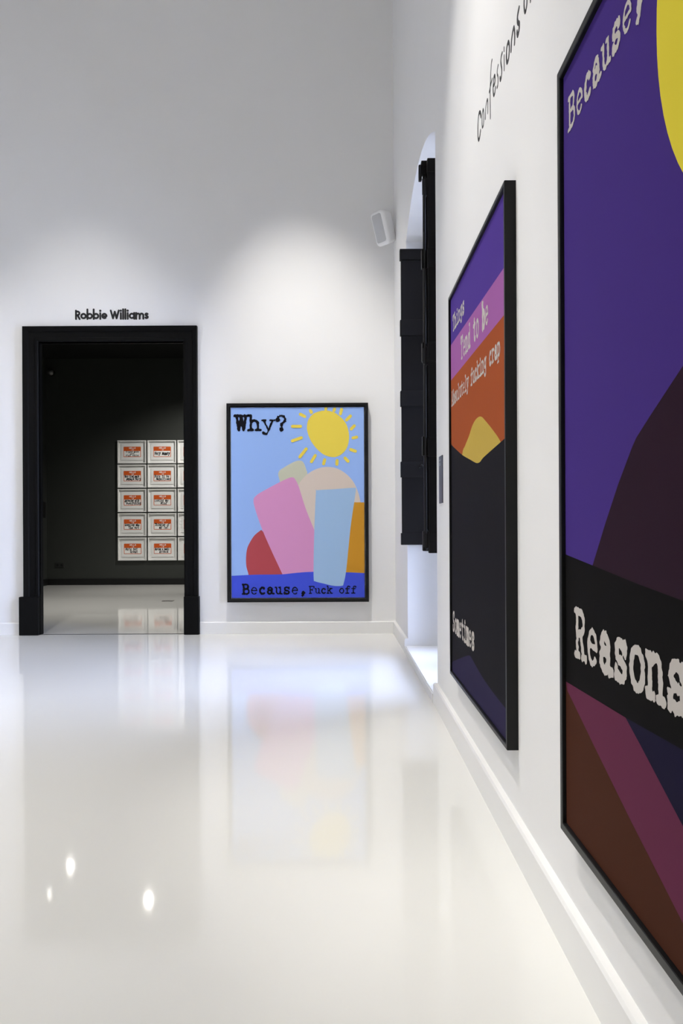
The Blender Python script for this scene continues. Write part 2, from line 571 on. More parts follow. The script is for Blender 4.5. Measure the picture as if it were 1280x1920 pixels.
# raised sill of the niche
bm = bmesh.new()
vs = [(0.485, NICHE_A), (WALL_OUT, NICHE_A), (WALL_OUT, NICHE_B), (0.473, NICHE_B)]
lo = [bm.verts.new((x, y, 0)) for x, y in vs]
hi = [bm.verts.new((x, y, 0.055)) for x, y in vs]
bm.faces.new(hi)
bm.faces.new(lo[::-1])
for i in range(4):
    bm.faces.new([lo[i], lo[(i + 1) % 4], hi[(i + 1) % 4], hi[i]])
bmesh.ops.bevel(bm, geom=[e for e in bm.edges if all(v.co.z > .05 for v in e.verts)], offset=.006, segments=2, affect='EDGES')
structure('trim_1', bm, M['trim'], label='low white step along the bottom of the window niche')

# walls of the dark room
for nm, d in (('wall_far', (-4.87, 1.0, 12.75, 12.85, 0, 3.68)), ('wall_far_left', (-4.87, -4.77, BACK + .05, 12.75, 0, 3.68)),
              ('wall_far_right', (0.9, 1.0, BACK + .05, 12.75, 0, 3.68))):
    bm = bmesh.new()
    box(bm, *d)
    structure(nm, bm, M['dark_wall'])
bm = bmesh.new()
box(bm, -4.77, D_L - 0.02, BACK + .05, BACK + .06, 0, 3.68)
box(bm, D_R + 0.02, 0.9, BACK + .05, BACK + .06, 0, 3.68)
box(bm, D_L - 0.02, D_R + 0.02, BACK + .05, BACK + .06, D_T + 0.02, 3.68)
structure('wall_far_front', bm, M['dark_wall'])


def skirting(name, path, h, t, m, label=None):
    """baseboard along a wall: path of (x, y) on the wall face, board lies to the left of the path"""
    bm = bmesh.new()
    prof = [(0, 0), (t, 0), (t, h - .006), (t - .006, h), (0, h)]
    rows = []
    for i, p in enumerate(path):
        p = Vector((*p, 0))
        a = Vector((*path[max(0, i - 1)], 0))
        b = Vector((*path[min(len(path) - 1, i + 1)], 0))
        d = (b - a).normalized()
        n = Vector((-d.y, d.x, 0))
        rows.append([bm.verts.new(p + n * o + Vector((0, 0, z))) for o, z in prof])
    for r0, r1 in zip(rows, rows[1:]):
        for k in range(len(prof)):
            bm.faces.new([r0[k], r0[(k + 1) % 5], r1[(k + 1) % 5], r1[k]])
    bm.faces.new(rows[0])
    bm.faces.new(rows[-1][::-1])
    bmesh.ops.recalc_face_normals(bm, faces=bm.faces[:])
    return structure(name, bm, m, label=label)


skirting('baseboard_back', [(0.482, BACK), (-1.236, BACK)], 0.106, 0.024, M['trim'], 'white baseboard under the pale blue poster')
skirting('baseboard_back_left', [(-2.811, BACK), (ROOM_L, BACK)], 0.106, 0.024, M['trim'], 'white baseboard left of the black doorway')
skirting('baseboard_right', [(0.515, ROOM_F), (0.515, NICHE_A)], 0.107, 0.024, M['trim'], 'white baseboard under the two tall posters')
skirting('baseboard_right_far', [(wall_x(NICHE_B), NICHE_B), (wall_x(BACK), BACK)], 0.107, 0.024, M['trim'],
         'short white baseboard between niche and room corner')
skirting('baseboard_left', [(ROOM_L, BACK), (ROOM_L, ROOM_F)], 0.106, 0.024, M['trim'])
skirting('baseboard_far', [(0.9, 12.75), (-4.77, 12.75)], 0.101, 0.02, M['black_trim'], 'black baseboard of the dark room')
skirting('baseboard_far_left', [(-4.77, 12.75), (-4.77, BACK + .06)], 0.101, 0.02, M['black_trim'], 'black baseboard along the dark left wall')
bm = bmesh.new()
box(bm, D_L, D_R, BACK - 0.005, BACK + 0.012, 0, 0.003)
structure('trim_2', bm, M['metal'], label='thin dark threshold strip in the doorway')

# ------------------------------------------------------------------ doorway casing
door = bpy.data.objects.new('door_1', None)
COL.objects.link(door)
door['kind'] = 'structure'
door['label'] = 'black moulded door surround with plinth blocks'
C_T = 0.134
prof = [(0, 0.0), (0, .022), (.012, .030), (.03, .030), (.036, .024), (.085, .024), (.092, .034), (.112, .040), (.126, .046), (.132, .046), (.132, 0)]


def casing_side(x_in, sgn, z0):
    bm = bmesh.new()
    wscale = .134 / .132 if sgn < 0 else .120 / .132
    lo = [bm.verts.new((x_in + sgn * o * wscale, BACK - d, z0)) for o, d in prof]
    hi = [bm.verts.new((x_in + sgn * o * wscale, BACK - d, D_T + o)) for o, d in prof]
    for k in range(len(prof) - 1):
        bm.faces.new([lo[k], lo[k + 1], hi[k + 1], hi[k]])
    bm.faces.new(lo)
    bm.faces.new(hi)
    bmesh.ops.recalc_face_normals(bm, faces=bm.faces[:])
    return link_mesh('casing', bm, M['door_black'], door)


casing_side(-2.64, -1, 0.335)
casing_side(-1.368, 1, 0.335)
bm = bmesh.new()
l = [bm.verts.new((-2.64 - o * .134 / .132, BACK - d, D_T + o)) for o, d in prof]
r = [bm.verts.new((-1.368 + o * .120 / .132, BACK - d, D_T + o)) for o, d in prof]
for k in range(len(prof) - 1):
    bm.faces.new([l[k], l[k + 1], r[k + 1], r[k]])
bmesh.ops.recalc_face_normals(bm, faces=bm.faces[:])
link_mesh('head_casing', bm, M['door_black'], door)
box_obj('plinth_block', (-2.812, -2.64, BACK - .056, BACK, 0, 0.337), M['door_black'], door, 0.006)
box_obj('plinth_block', (-1.372, -1.238, BACK - .056, BACK, 0, 0.335), M['door_black'], door, 0.006)
bm = bmesh.new()
box(bm, -2.655, -2.64, BACK - .02, BACK + .065, 0, D_T + .012)
box(bm, -1.372, -1.357, BACK - .02, BACK + .065, 0.0, D_T + .012)
box(bm, -2.655, -1.357, BACK - .02, BACK + .065, D_T, D_T + .014)
link_mesh('jamb_lining', bm, M['door_black'], door)

# ------------------------------------------------------------------ window in the niche
win = bpy.data.objects.new('window_1', None)
COL.objects.link(win)
win['kind'] = 'structure'
win['label'] = 'white arched window at the back of the niche'
bm = bmesh.new()
WX0, WX1 = 0.915, 0.965
box(bm, WX0, WX1, NICHE_A, NICHE_A + .16, 0.055, SPRING)
box(bm, WX0, WX1, NICHE_B - .22, NICHE_B, 0.055, SPRING)  # far stile widened to cut the daylight on the niche jamb
box(bm, WX0, WX1, NICHE_A + .16, NICHE_B - .22, 0.055, 0.15)
box(bm, WX0, WX1, NICHE_A + .16, NICHE_B - .22, 2.28, 2.36)
box(bm, WX0, WX1, mid - .045, mid + .045, 0.15, 2.28)
for a, b in zip(ys, ys[1:]):
    za, zb = arch_z(a), arch_z(b)
    la, lb = za - .07, zb - .07                      # the arch rail; over the stiles it reaches down to their heads
    if a < NICHE_A + .16 or b > NICHE_B - .22:
        la, lb = SPRING - .01, SPRING - .01
    quad((WX0, a, la), (WX0, a, za), (WX0, b, zb), (WX0, b, lb))
    quad((WX0, a, la), (WX0, b, lb), (WX1, b, lb), (WX1, a, la))
    quad((WX1, a, la), (WX1, b, lb), (WX1, b, zb), (WX1, a, za))
link_mesh('window_frame', bm, M['window'], win)
box_obj('pane', (.938, .942, NICHE_A + .16, mid - .045, .15, 2.28), M['glass'], win)
box_obj('pane', (.938, .942, mid + .045, NICHE_B - .22, .15, 2.28), M['glass'], win)
bm = bmesh.new()
ring = [(NICHE_A + .16, 2.36), (NICHE_B - .22, 2.36)] + [(y, arch_z(y) - .07) for y in ys[::-1] if NICHE_A + .16 < y < NICHE_B - .22]
bm.faces.new([bm.verts.new((.94, y, z)) for y, z in ring])
link_mesh('pane', bm, M['glass'], win)

# ==================================================================== FRAMED POSTERS


def ring_frame(name, W, H, lip, depth, place, m, parent, bev=.0015):
    """mitred floater frame: outer W x H, face lip wide, depth deep (0 at the wall)"""
    bm = bmesh.new()
    prof = [(0, 0), (0, depth), (lip, depth), (lip, 0.004)]
    rows = []
    for sx, sz in ((0, 0), (1, 0), (1, 1), (0, 1)):
        rows.append([bm.verts.new(place(o if sx == 0 else W - o, o if sz == 0 else H - o, d)) for o, d in prof])
    for i in range(4):
        a, b = rows[i], rows[(i + 1) % 4]
        for k in range(3):
            bm.faces.new([a[k], a[k + 1], b[k + 1], b[k]])
    bmesh.ops.recalc_face_normals(bm, faces=bm.faces[:])
    bmesh.ops.bevel(bm, geom=[e for e in bm.edges if not e.is_boundary], offset=bev, segments=1, affect='EDGES')
    return link_mesh(name, bm, m, parent)


def print_sheet(parent, W, H, ins, back_d, face_d, place, base, shapes):
    """the printed panel: a thin board with the flat coloured shapes of the print laid on its face"""
    bm = bmesh.new()
    mats = [base]
    c = [(ins, ins), (W - ins, ins), (W - ins, H - ins), (ins, H - ins)]
    f = [bm.verts.new(place(u, v, face_d)) for u, v in c]
    b = [bm.verts.new(place(u, v, back_d)) for u, v in c]
    bm.faces.new(f)
    for i in range(4):
        bm.faces.new([f[i], b[i], b[(i + 1) % 4], f[(i + 1) % 4]])
    d = face_d
    for pts, m in shapes:
        d += .00012
        if m not in mats:
            mats.append(m)
        pts = [(min(max(u, ins), W - ins), min(max(v, ins), H - ins)) for u, v in pts]
        clean = [p for i, p in enumerate(pts) if math.hypot(p[0] - pts[i - 1][0], p[1] - pts[i - 1][1]) > 1e-6]
        vs = [bm.verts.new(place(u, v, d)) for u, v in clean]
        es = [bm.edges.new((vs[i], vs[(i + 1) % len(vs)])) for i in range(len(vs))]
        res = bmesh.ops.triangle_fill(bm, edges=es, use_beauty=True)
        for g in res['geom']:
            if isinstance(g, bmesh.types.BMFace):
                g.material_index = mats.index(m)
    return link_mesh('print', bm, mats, parent), d + .00015


# ---- pale blue poster on the back wall -------------------------------------------------
WW, WH = 1.236, 1.737
PB = thing('framed_poster', 'pale blue poster with yellow sun and rounded shapes on the back wall', 'poster',
           (-0.990, BACK, 0.282))


def place_b(u, v, d):
    return Vector((u, -d, v))


ring_frame('frame', WW, WH, .026, .062, place_b, M['frame'], PB)


def bp(pts):                                         # drawing units of the print, 1003 x 1430 -> metres on the panel
    return [(.0375 + (x - 130) * (WW - .075) / 1004.0, .0365 + (1527 - y) * (WH - .073) / 1432.0) for x, y in pts]


K = 1.0
sky = ink('print_sky_blue', (152, 184, 240), K)
shapes = [
    (bp(smooth_curve([(250, 1400), (258, 1352), (242, 1290), (240, 1220), (250, 1150), (280, 1090), (310, 1050), (355, 1015)], 4) + [(560, 1200), (560, 1400)]),
     ink('print_red', (178, 78, 84), K)),
    (bp(smooth_curve([(486, 600), (494, 572), (520, 552), (600, 507), (650, 495), (678, 512), (700, 570), (705, 600), (690, 720), (520, 720), (497, 645)], 4, True)),
     ink('print_khaki', (198, 198, 176), K)),
    (bp(smooth_curve([(620, 720), (645, 665), (690, 612), (740, 575), (800, 551), (860, 544), (930, 556), (1000, 598), (1055, 660), (1090, 740), (1106, 810)], 5)
        + [(1106, 1000), (740, 1060)]), ink('print_beige', (214, 199, 186), K)),
    (bp([(985, 809), (1200, 812), (1200, 1400), (985, 1400)]), ink('print_ochre', (200, 143, 48), K)),
    (bp(smooth_curve([(298, 800), (302, 775), (318, 758), (350, 735), (480, 665), (560, 628), (592, 621), (612, 634), (640, 690), (690, 850), (757, 1020), (775, 1060)], 5)
        + [(775, 1400), (540, 1400), (512, 1345)] + smooth_curve([(440, 1190), (370, 1030), (325, 905), (303, 830), (298, 800)], 4)[:-1]),
     ink('print_pink', (213, 148, 192), K)),
    (bp(smooth_curve([(100, 1361), (300, 1352), (500, 1350), (620, 1339), (750, 1332), (1000, 1337), (1200, 1347)], 5) + [(1200, 1600), (100, 1600)]),
     ink('print_cobalt', (70, 86, 208), K)),
    (bp(smooth_curve([(770, 735), (778, 719), (900, 712), (1058, 702), (1071, 714), (1066, 760), (1030, 1000), (997, 1310), (976, 1420), (962, 1438), (900, 1438), (830, 1422),
                      (762, 1404), (750, 1385), (750, 1250), (757, 1000)], 5, True)), ink('print_powder_blue', (160, 190, 222), K)),
    (bp(smooth_curve([(705, 230), (720, 180), (760, 140), (830, 120), (900, 130), (960, 170), (1005, 230), (1022, 310), (1010, 390), (970, 445), (915, 470), (850, 460),
                      (790, 420), (735, 350), (708, 280)], 4, True)), ink('print_yellow', (232, 208, 84), K)),
]
yel = M['print_yellow']
for (x0, y0, x1, y1) in [(655, 147, 688, 164), (731, 120, 739, 134), (848, 100, 847, 110), (914, 108, 909, 122), (966, 112, 957, 146), (1033, 162, 1004, 192),
                         (1062, 236, 1038, 260), (1079, 321, 1052, 327), (1069, 427, 1034, 414), (1013, 502, 991, 478), (931, 496, 929, 524), (837, 490, 829, 520),
                         (766, 458, 737, 504), (698, 408, 650, 468), (661, 324, 594, 347), (656, 238, 595, 238)]:
    a = math.atan2(y1 - y0, x1 - x0)
    w = 11.5
    pts = [(x0 + w * math.cos(a + rad(90 + 180 * i / 6)), y0 + w * math.sin(a + rad(90 + 180 * i / 6))) for i in range(7)]
    pts += [(x1 + w * math.cos(a + rad(-90 + 180 * i / 6)), y1 + w * math.sin(a + rad(-90 + 180 * i / 6))) for i in range(7)]
    shapes.append((bp(pts), yel))
SHEET, dtop = print_sheet(PB, WW, WH, .0375, .01, .05, place_b, sky, shapes)
U = (WW - .075) / 1004.0


def btext(text, x, y, unit, adv, **kw):
    p = bp([(x, y)])[0]
    typed(SHEET, ink('print_black_ink', (26, 26, 32)), text, p[0], p[1], unit * U, adv * U, lambda u, v: place_b(u, v, dtop), **kw)


btext('Why?', 158, 264, 162, 101, seed=3, w=.05, over={'y': .85, 'W': 1.3})
btext('Because,', 208, 1496, 108, 61.5, seed=4, w=0.048, over={'e': .7, 'B': 1.25})
btext('Fuck off', 712, 1493, 78, 45.2, seed=5, w=0.048)

# ---- tall posters on the right wall ----------------------------------------------------
PW, PH = 1.188, 1.660
FACE = 0.515 - 0.481                                 # frame depth off the wall


def right_poster(y_left, z0, label):
    return thing('framed_poster', label, 'poster', (0.515, y_left, z0))


def place_r(u, v, d):
    return Vector((-d, -u, v))


pale_ink = ink('print_pale_ink', (196, 190, 184), 1.0)
near_black = ink('print_near_black', (30, 29, 33), 1.0)


def rtext(parent, text, u, v, unit, adv, d, m=None, **kw):
    typed(parent, m or pale_ink, text, u, v, unit, adv, lambda a, b: place_r(a, b, d), **kw)


P2 = right_poster(3.469, 0.2925, 'tall poster with purple, pink and orange bands over a black hill')
ring_frame('frame', PW, PH, .014, FACE, place_r, M['frame'], P2)
purple = ink('print_purple', (80, 57, 141), 1.0)
shapes = [
    ([(0, 1.448), (1.2, 1.421), (1.2, 0), (0, 0)], ink('print_orchid', (160, 97, 160), 1.0)),
    ([(0, 1.293), (1.2, 1.281), (1.2, 0), (0, 0)], ink('print_rust', (160, 80, 43), 1.0)),
    (smooth_curve([(.28, .80), (.323, .938), (.40, .968), (.492, .995), (.56, 1.022), (.63, 1.036), (.70, 1.038), (.76, 1.030), (.824, 1.009), (.953, .962), (1.078, .909), (1.12, .86)], 4)
     + [(1.0, .7), (.4, .7)], ink('print_mustard', (190, 162, 76), 1.0)),
    (smooth_curve([(-.02, 1.02), (.10, .99), (.323, .938), (.504, .905), (.62, .884), (.677, .877), (.73, .878), (.80, .888), (1.078, .909), (1.2, .918)], 4)
     + [(1.2, -.1), (-.02, -.1)], near_black),
    (smooth_curve([(-.03, .044), (.15, .086), (.326, .127), (.44, .152), (.50, .160), (.56, .153), (.70, .135), (.828, .123), (1.0, .114), (1.2, .108)], 4) + [(1.2, -.1), (-.03, -.1)],
     ink('print_navy', (45, 40, 69), 1.0)),
]
SHEET, dt = print_sheet(P2, PW, PH, .016, .004, FACE - .009, place_r, purple, shapes)
rtext(SHEET, 'Things', .078, 1.493, .094, .053, dt, seed=11, w=0.052)
rtext(SHEET, 'Tend to be', .298, 1.326, .128, .0595, dt, seed=12, w=0.050, over={'b': 1.6, 't': 1.2})
rtext(SHEET, 'Absolutely fucking crap', .034, 1.178, .088, .0455, dt, seed=13, w=0.052)
rtext(SHEET, 'Sometimes', .036, .198, .123, .0618, dt, seed=14, w=0.055, over={'m': 1.35})

P3 = right_poster(1.727, 0.2805, 'purple poster with yellow disc and wide black band, nearest on the right wall')
ring_frame('frame', PW, PH, .018, FACE, place_r, M['frame'], P3)
deep_purple = ink('print_deep_purple', (70, 50, 125), 1.0)
DZ = -.004
shapes = [
    (arc(.93, 1.43 + DZ, .41, .41, 0, 360, 5)[:-1], ink('print_lemon', (226, 208, 66), 1.0)),
    ([(.19, .55), (.202, .589), (.277, .671), (.344, .739), (.411, .798), (.43, .812), (.488, .84), (.61, .896), (.80, .955), (.98, .93), (1.2, .84), (1.2, .4), (.19, .4)],
     ink('print_aubergine', (45, 29, 41), 1.0)),
    ([(0, .604), (.439, .57), (.606, .559), (1.2, .53), (1.2, -.1), (0, -.1)], ink('print_soot', (20, 19, 19), 1.0)),
    ([(0, .327), (.376, .336), (.604, .345), (1.2, .365), (1.2, -.1), (0, -.1)], ink('print_midnight', (30, 27, 49), 1.0)),
    ([(0, .327), (.376, .336), (.443, .307), (.602, .235), (1.1, .015), (1.1, -.1), (0, -.1)], ink('print_plum', (98, 46, 70), 1.0)),
    ([(0, .327), (.029, .310), (.207, .240), (.398, .167), (.601, .095), (.86, 0), (.9, -.1), (0, -.1)], ink('print_brown', (71, 40, 28), 1.0)),
]
SHEET, dt = print_sheet(P3, PW, PH, .0195, .004, FACE - .009, place_r, deep_purple, shapes)
rtext(SHEET, 'Because,', .056, 1.511 + DZ, .098, .0528, dt, seed=21, w=0.050, step=.022, over={'e': .8})
rtext(SHEET, 'Reasons', .086, .399, .138, .0765, dt, seed=22, w=0.056, step=.02, over={'e': .85, 'o': 1.2, 'n': 1.1, 'R': 1.1})

# ==================================================================== WALL LETTERING
# title over the doorway: bold geometric sans, each letter a piece of its own
GEO = {
    'R': (.66, [[(.11, 0), (.11, 1)], [(.11, .9)] + arc(.31, .685, .21, .215, 90, -90) + [(.11, .47)], [(.3, .45), (.55, 0)]]),
    'o': (.72, [arc(.36, .35, .27, .26, 0, 360, 15)]),
    'b': (.76, [[(.11, 0), (.11, 1.14)], arc(.39, .35, .27, .26, 0, 360, 15)]),
    'i': (.29, [[(.145, 0), (.145, .7)], [(.14, .98), (.15, .98)]]),
    'e': (.70, [arc(.35, .35, .255, .26, 0, 305, 15), [(.11, .33), (.60, .33)]]),
    'W': (1.17, [[(.1, 1), (.37, .06), (.585, .86), (.80, .06), (1.07, 1)]]),
    'l': (.27, [[(.135, 0), (.135, 1.14)]]),
    'a': (.76, [arc(.36, .35, .26, .26, 0, 360, 15), [(.64, 0), (.64, .7)]]),
    'm': (1.12, [[(.12, 0), (.12, .7)], [(.12, .36)] + arc(.34, .40, .2, .22, 165, 0) + [(.54, 0)], [(.56, .36)] + arc(.78, .40, .2, .22, 165, 0) + [(.98, 0)]]),
    's': (.52, [arc(.26, .51, .14, .115, 30, 265) + arc(.25, .2, .155, .125, 85, -150)]),
}
title = thing('wall_lettering', 'black bold sans name lettering on the white wall above the black doorway', 'lettering', (-2.325, BACK, 2.776))
x = 0.0
total = sum(GEO[c][0] if c != ' ' else .32 for c in 'Robbie Williams')
sc = .648 / total
for ch in 'Robbie Williams':
    if ch == ' ':
        x += .32
        continue
    adv, sts = GEO[ch]
    strokes = []
    for st in sts:
        dot = len(st) == 2 and abs(st[0][0] - st[1][0]) < .02 and abs(st[0][1] - st[1][1]) < .02
        strokes.append(([((x + u) * sc, v * .0735) for u, v in st], (.13 if dot else .108) * .0735))
    bm = ink_mesh(strokes, .0022, lambda u, v, d: Vector((u, -d, v)), .003)
    link_mesh('letter', bm, M['vinyl'], title)
    x += adv

# hand-painted heading high on the right wall (u runs towards the camera)
HAND = [
    ('C', [[(2.836, 2.426), (2.842, 2.44), (2.856, 2.453), (2.876, 2.456), (2.891, 2.442), (2.898, 2.415), (2.896, 2.383), (2.882, 2.364), (2.861, 2.366), (2.844, 2.379)]], 1.2),
    ('o', [[(2.793, 2.43), (2.81, 2.418), (2.813, 2.396), (2.808, 2.373), (2.788, 2.371), (2.779, 2.39), (2.78, 2.415), (2.793, 2.43)]], .8),
    ('n', [[(2.749, 2.373), (2.745, 2.396), (2.739, 2.407), (2.726, 2.417), (2.712, 2.421), (2.703, 2.406), (2.705, 2.37)]], .8),
    ('f', [[(2.625, 2.506), (2.637, 2.501), (2.646, 2.481), (2.654, 2.455), (2.659, 2.43), (2.66, 2.391), (2.658, 2.328)], [(2.676, 2.426), (2.645, 2.438), (2.626, 2.442)]], .8),
    ('e', [[(2.607, 2.408), (2.586, 2.403), (2.576, 2.411), (2.581, 2.428), (2.595, 2.43), (2.605, 2.417), (2.609, 2.396), (2.599, 2.373), (2.583, 2.371), (2.570, 2.383)]], 1.0),
    ('s', [[(2.524, 2.43), (2.537, 2.423), (2.54, 2.41), (2.53, 2.397), (2.526, 2.383), (2.533, 2.37), (2.545, 2.368)]], .7),
    ('s', [[(2.462, 2.431), (2.477, 2.428), (2.483, 2.416), (2.477, 2.4), (2.47, 2.385), (2.473, 2.368), (2.489, 2.361), (2.498, 2.374)]], 1.0),
    ('i', [[(2.433, 2.406), (2.434, 2.361)], [(2.434, 2.431), (2.434, 2.42)]], .7),
    ('o', [[(2.374, 2.411), (2.391, 2.408), (2.4, 2.393), (2.398, 2.37), (2.387, 2.357), (2.37, 2.359), (2.36, 2.374), (2.36, 2.393), (2.371, 2.409)]], 1.2),
    ('n', [[(2.335, 2.361), (2.33, 2.383), (2.323, 2.395), (2.311, 2.403), (2.297, 2.406), (2.288, 2.39), (2.286, 2.37), (2.289, 2.354)]], 1.15),
    ('s', [[(2.230, 2.419), (2.246, 2.412), (2.251, 2.401), (2.245, 2.387), (2.230, 2.375), (2.228, 2.364), (2.237, 2.354), (2.248, 2.353), (2.257, 2.367)]], 1.3),
    ('o', [[(2.149, 2.412), (2.163, 2.408), (2.169, 2.395), (2.168, 2.379), (2.159, 2.361), (2.146, 2.360), (2.136, 2.373), (2.136, 2.395), (2.147, 2.411)]], 1.0),
    ('f', [[(2.070, 2.500), (2.083, 2.498), (2.092, 2.475), (2.097, 2.42), (2.097, 2.349)], [(2.112, 2.425), (2.075, 2.440)]], .8),
]
hand = thing('wall_lettering', 'black handwritten heading high on the right wall above the tall banded poster', 'lettering', (0.515, 0, 0))
rh = random.Random(5)
for ch, sts, k in HAND:
    strokes = [(smooth_curve(st, 4) if len(st) > 2 else st, .0052 * k) for st in sts]
    bm = ink_mesh(strokes, .0025, lambda u, v, d: Vector((-d, u, v)), .0008, rh, .1)
    link_mesh('letter', bm, M['vinyl'], hand)

# ==================================================================== SHUTTERS IN THE NICHE
ZB = [(2.898, 2.978), (2.342, 2.457), (1.822, 1.936), (1.301, 1.416), (0.804, 0.891)]


def leaf(parent, x0, x1, yf, th, over, name='board', zb=ZB, dz=0.0):
    """one vertical leaf: a board across the niche with proud battens wrapping its free edge"""
    box_obj(name, (x0, x1, yf, yf + th, zb[-1][0] + .012 + dz, zb[0][1] - .012 + dz), M['shutter'], parent, .003)
    for a, b in zb:
        box_obj('batten', (x0 - over, x1 - .01, yf - .012, yf + th + .004, a + dz, b + dz), M['shutter'], parent, .0035)


A = thing('shutter', 'black battened shutter at the far side of the window niche', 'shutter', (0, 0, 0))
leaf(A, 0.453, 0.914, 5.765, .03, .008)
bm = bmesh.new()
cyl(bm, (.60, 5.752, 1.385), (.60, 5.744, 1.385), .010)
cyl(bm, (.585, 5.752, 1.372), (.585, 5.742, 1.372), .005)
link_mesh('latch', bm, M['iron'], A, True)

B = thing('shutter', 'tall black folding shutter at the near side of the window niche', 'shutter', (0, 0, 0))
ZN = [(2.93, 3.005), (2.395, 2.505), (1.866, 1.976), (1.333, 1.443), (0.792, 0.905)]
leaf(B, 0.4985, 0.914, 4.40, .026, .003, 'front_board', ZN)
leaf(B, 0.477, 0.914, 4.452, .026, .010, 'rear_board', ZN, 0.01)
for z in (2.86, 1.905, 0.868):
    h = bmesh.new()
    cyl(h, (.488, 4.436, z - .05), (.488, 4.436, z + .05), .009, n=14)
    cyl(h, (.488, 4.436, z + .05), (.488, 4.436, z + .062), .006, .002, n=14)
    cyl(h, (.488, 4.436, z - .062), (.488, 4.436, z - .05), .002, .006, n=14)
    box(h, .470, .486, 4.4275, 4.4305, z - .045, z + .045)
    box(h, .488, .506, 4.4275, 4.4305, z - .045, z + .045)
    link_mesh('hinge', h, M['iron'], B, False)
h = bmesh.new()
box(h, .452, .470, 4.435, 4.462, 2.90, 2.99)
bevel_all(h, .004)
link_mesh('latch_keeper', h, M['iron'], B)
h = bmesh.new()
cyl(h, (.484, 4.43, .90), (.484, 4.43, 2.86), .0055, n=10)
link_mesh('bolt_rod', h, M['iron'], B)

# ==================================================================== SMALL FIXTURES
# loudspeaker in the corner
spk = thing('loudspeaker', 'small white loudspeaker tilted on a bracket high in the room corner', 'loudspeaker', (0.392, 6.735, 3.505))
aim = Vector((-.74, -.60, -.30)).normalized()
R3 = aim.to_track_quat('-Y', 'Z').to_matrix().to_4x4()
bm = bmesh.new()
box(bm, -.086, .086, -.070, .066, -.148, .148)
bmesh.ops.scale(bm, vec=(.72, 1, .86), verts=[v for v in bm.verts if v.co.y > 0])
bmesh.ops.recalc_face_normals(bm, faces=bm.faces[:])
bmesh.ops.bevel(bm, geom=bm.edges[:] + bm.verts[:], offset=.036, segments=6, profile=.5, affect='EDGES')
bm.transform(R3)
link_mesh('housing', bm, M['plastic'], spk, True)
bm = bmesh.new()
pts = []
for cx, cz, a0 in ((.038, .098, 0), (-.038, .098, 90), (-.038, -.098, 180), (.038, -.098, 270)):
    pts += [(cx + .018 * math.cos(rad(a0 + 90 * i / 5)), cz + .018 * math.sin(rad(a0 + 90 * i / 5))) for i in range(6)]
f0 = [bm.verts.new((x, -.0715, z)) for x, z in pts]
f1 = [bm.verts.new((x, -.066, z)) for x, z in pts]
bm.faces.new(f0)
for i in range(len(pts)):
    bm.faces.new([f0[i], f1[i], f1[(i + 1) % len(pts)], f0[(i + 1) % len(pts)]])
bm.transform(R3)
link_mesh('grille', bm, M['grille'], spk)
bm = bmesh.new()
cyl(bm, R3 @ Vector((0, .055, .0)), (.055, .13, .0), .014)
box(bm, .03, .083, .145, .165, -.05, .05)
cyl(bm, (.055, .12, .0), (.056, .15, .0), .018)
link_mesh('bracket', bm, M['plastic'], spk, False)

# caption plaque between niche and poster
pl = thing('caption_plaque', 'narrow slate grey caption plaque on the white wall between niche and tall poster', 'plaque', (0.515, 4.045, 1.06))
box_obj('plate', (-.006, 0, -.122, 0, 0, .240), M['plaque'], pl, .001)
bm = bmesh.new()
for z, a, b in ((.216, .014, .08), (.200, .014, .06), (.192, .014, .07)):
    box(bm, -.0066, -.006, -b, -a, z, z + .006)
link_mesh('print', bm, M['plaque_mark'], pl)

# the far-room plaque, socket, camera dome, floor box
pl2 = thing('caption_plaque', 'black caption plaque on the dark left wall of the far room', 'plaque', (-4.77, 12.56, 1.10))
box_obj('plate', (0, .006, 0, .12, 0, .25), M['plaque_dark'], pl2, .001)

so = thing('wall_socket', 'dark double wall socket low on the far dark wall', 'socket', (-4.566, 12.75, .320))
box_obj('faceplate', (-.07, .07, -.009, 0, -.035, .035), M['socket'], so, .003)
for sx in (-.033, .033):
    bm = bmesh.new()
    cyl(bm, (sx, -.0095, 0.004), (sx, -.0085, 0.004), .0195, n=20)
    link_mesh('outlet', bm, M['plaque_dark'], so)

dm = thing('dome_camera', 'small grey dome camera high on the far dark wall', 'security camera', (-4.68, 12.75, 3.45))
bm = bmesh.new()
cyl(bm, (0, 0, 0), (0, -.04, 0), .058, .052, 24)
link_mesh('base', bm, M['lamp_body'], dm)
bm = bmesh.new()
bmesh.ops.create_uvsphere(bm, u_segments=20, v_segments=12, radius=.047)
bm.transform(Matrix.Translation((0, -.045, 0)))
link_mesh('dome', bm, M['dome'], dm, True)

fb = tag(box_obj('floor_box', (-.07, .07, -.05, .05, 0, .004), M['metal'], None, .001), 'small dark floor outlet cover on the pale floor beyond the doorway', 'outlet cover')
fb.location = (-2.19, 9.94, 0)

# track lamps hanging from the black ceiling beyond the door (seen mirrored in the floor)
LAMPS = [((-3.59, 10.37, 3.55), .034, 'black ceiling spot lamp at far left of the dark room'),
         ((-2.32, 9.41, 3.55), .045, 'black ceiling spot lamp nearest the doorway in the dark room'),
         ((-3.57, 9.57, 3.55), .011, 'small black ceiling spot lamp between the two larger spots')]
for (p, r, lab) in LAMPS:
    t = thing('spot_lamp', lab, 'lamp', p, None)
    d = (Vector((p[0] * .8, 7.6, 0.0)) - Vector(p)).normalized()
    bm = bmesh.new()
    cyl(bm, -d * .10, d * .02, r * 1.1, r * 1.25, 20)
    link_mesh('lamp_head', bm, M['lamp_body'], t)
    bm = bmesh.new()
    cyl(bm, d * .021, d * .024, r, r, 20)
    link_mesh('lens', bm, M['lens'], t)
    bm = bmesh.new()
    cyl(bm, -d * .05, (0, .0, .13), .012, .012, 10)
    link_mesh('stem', bm, M['lamp_body'], t)

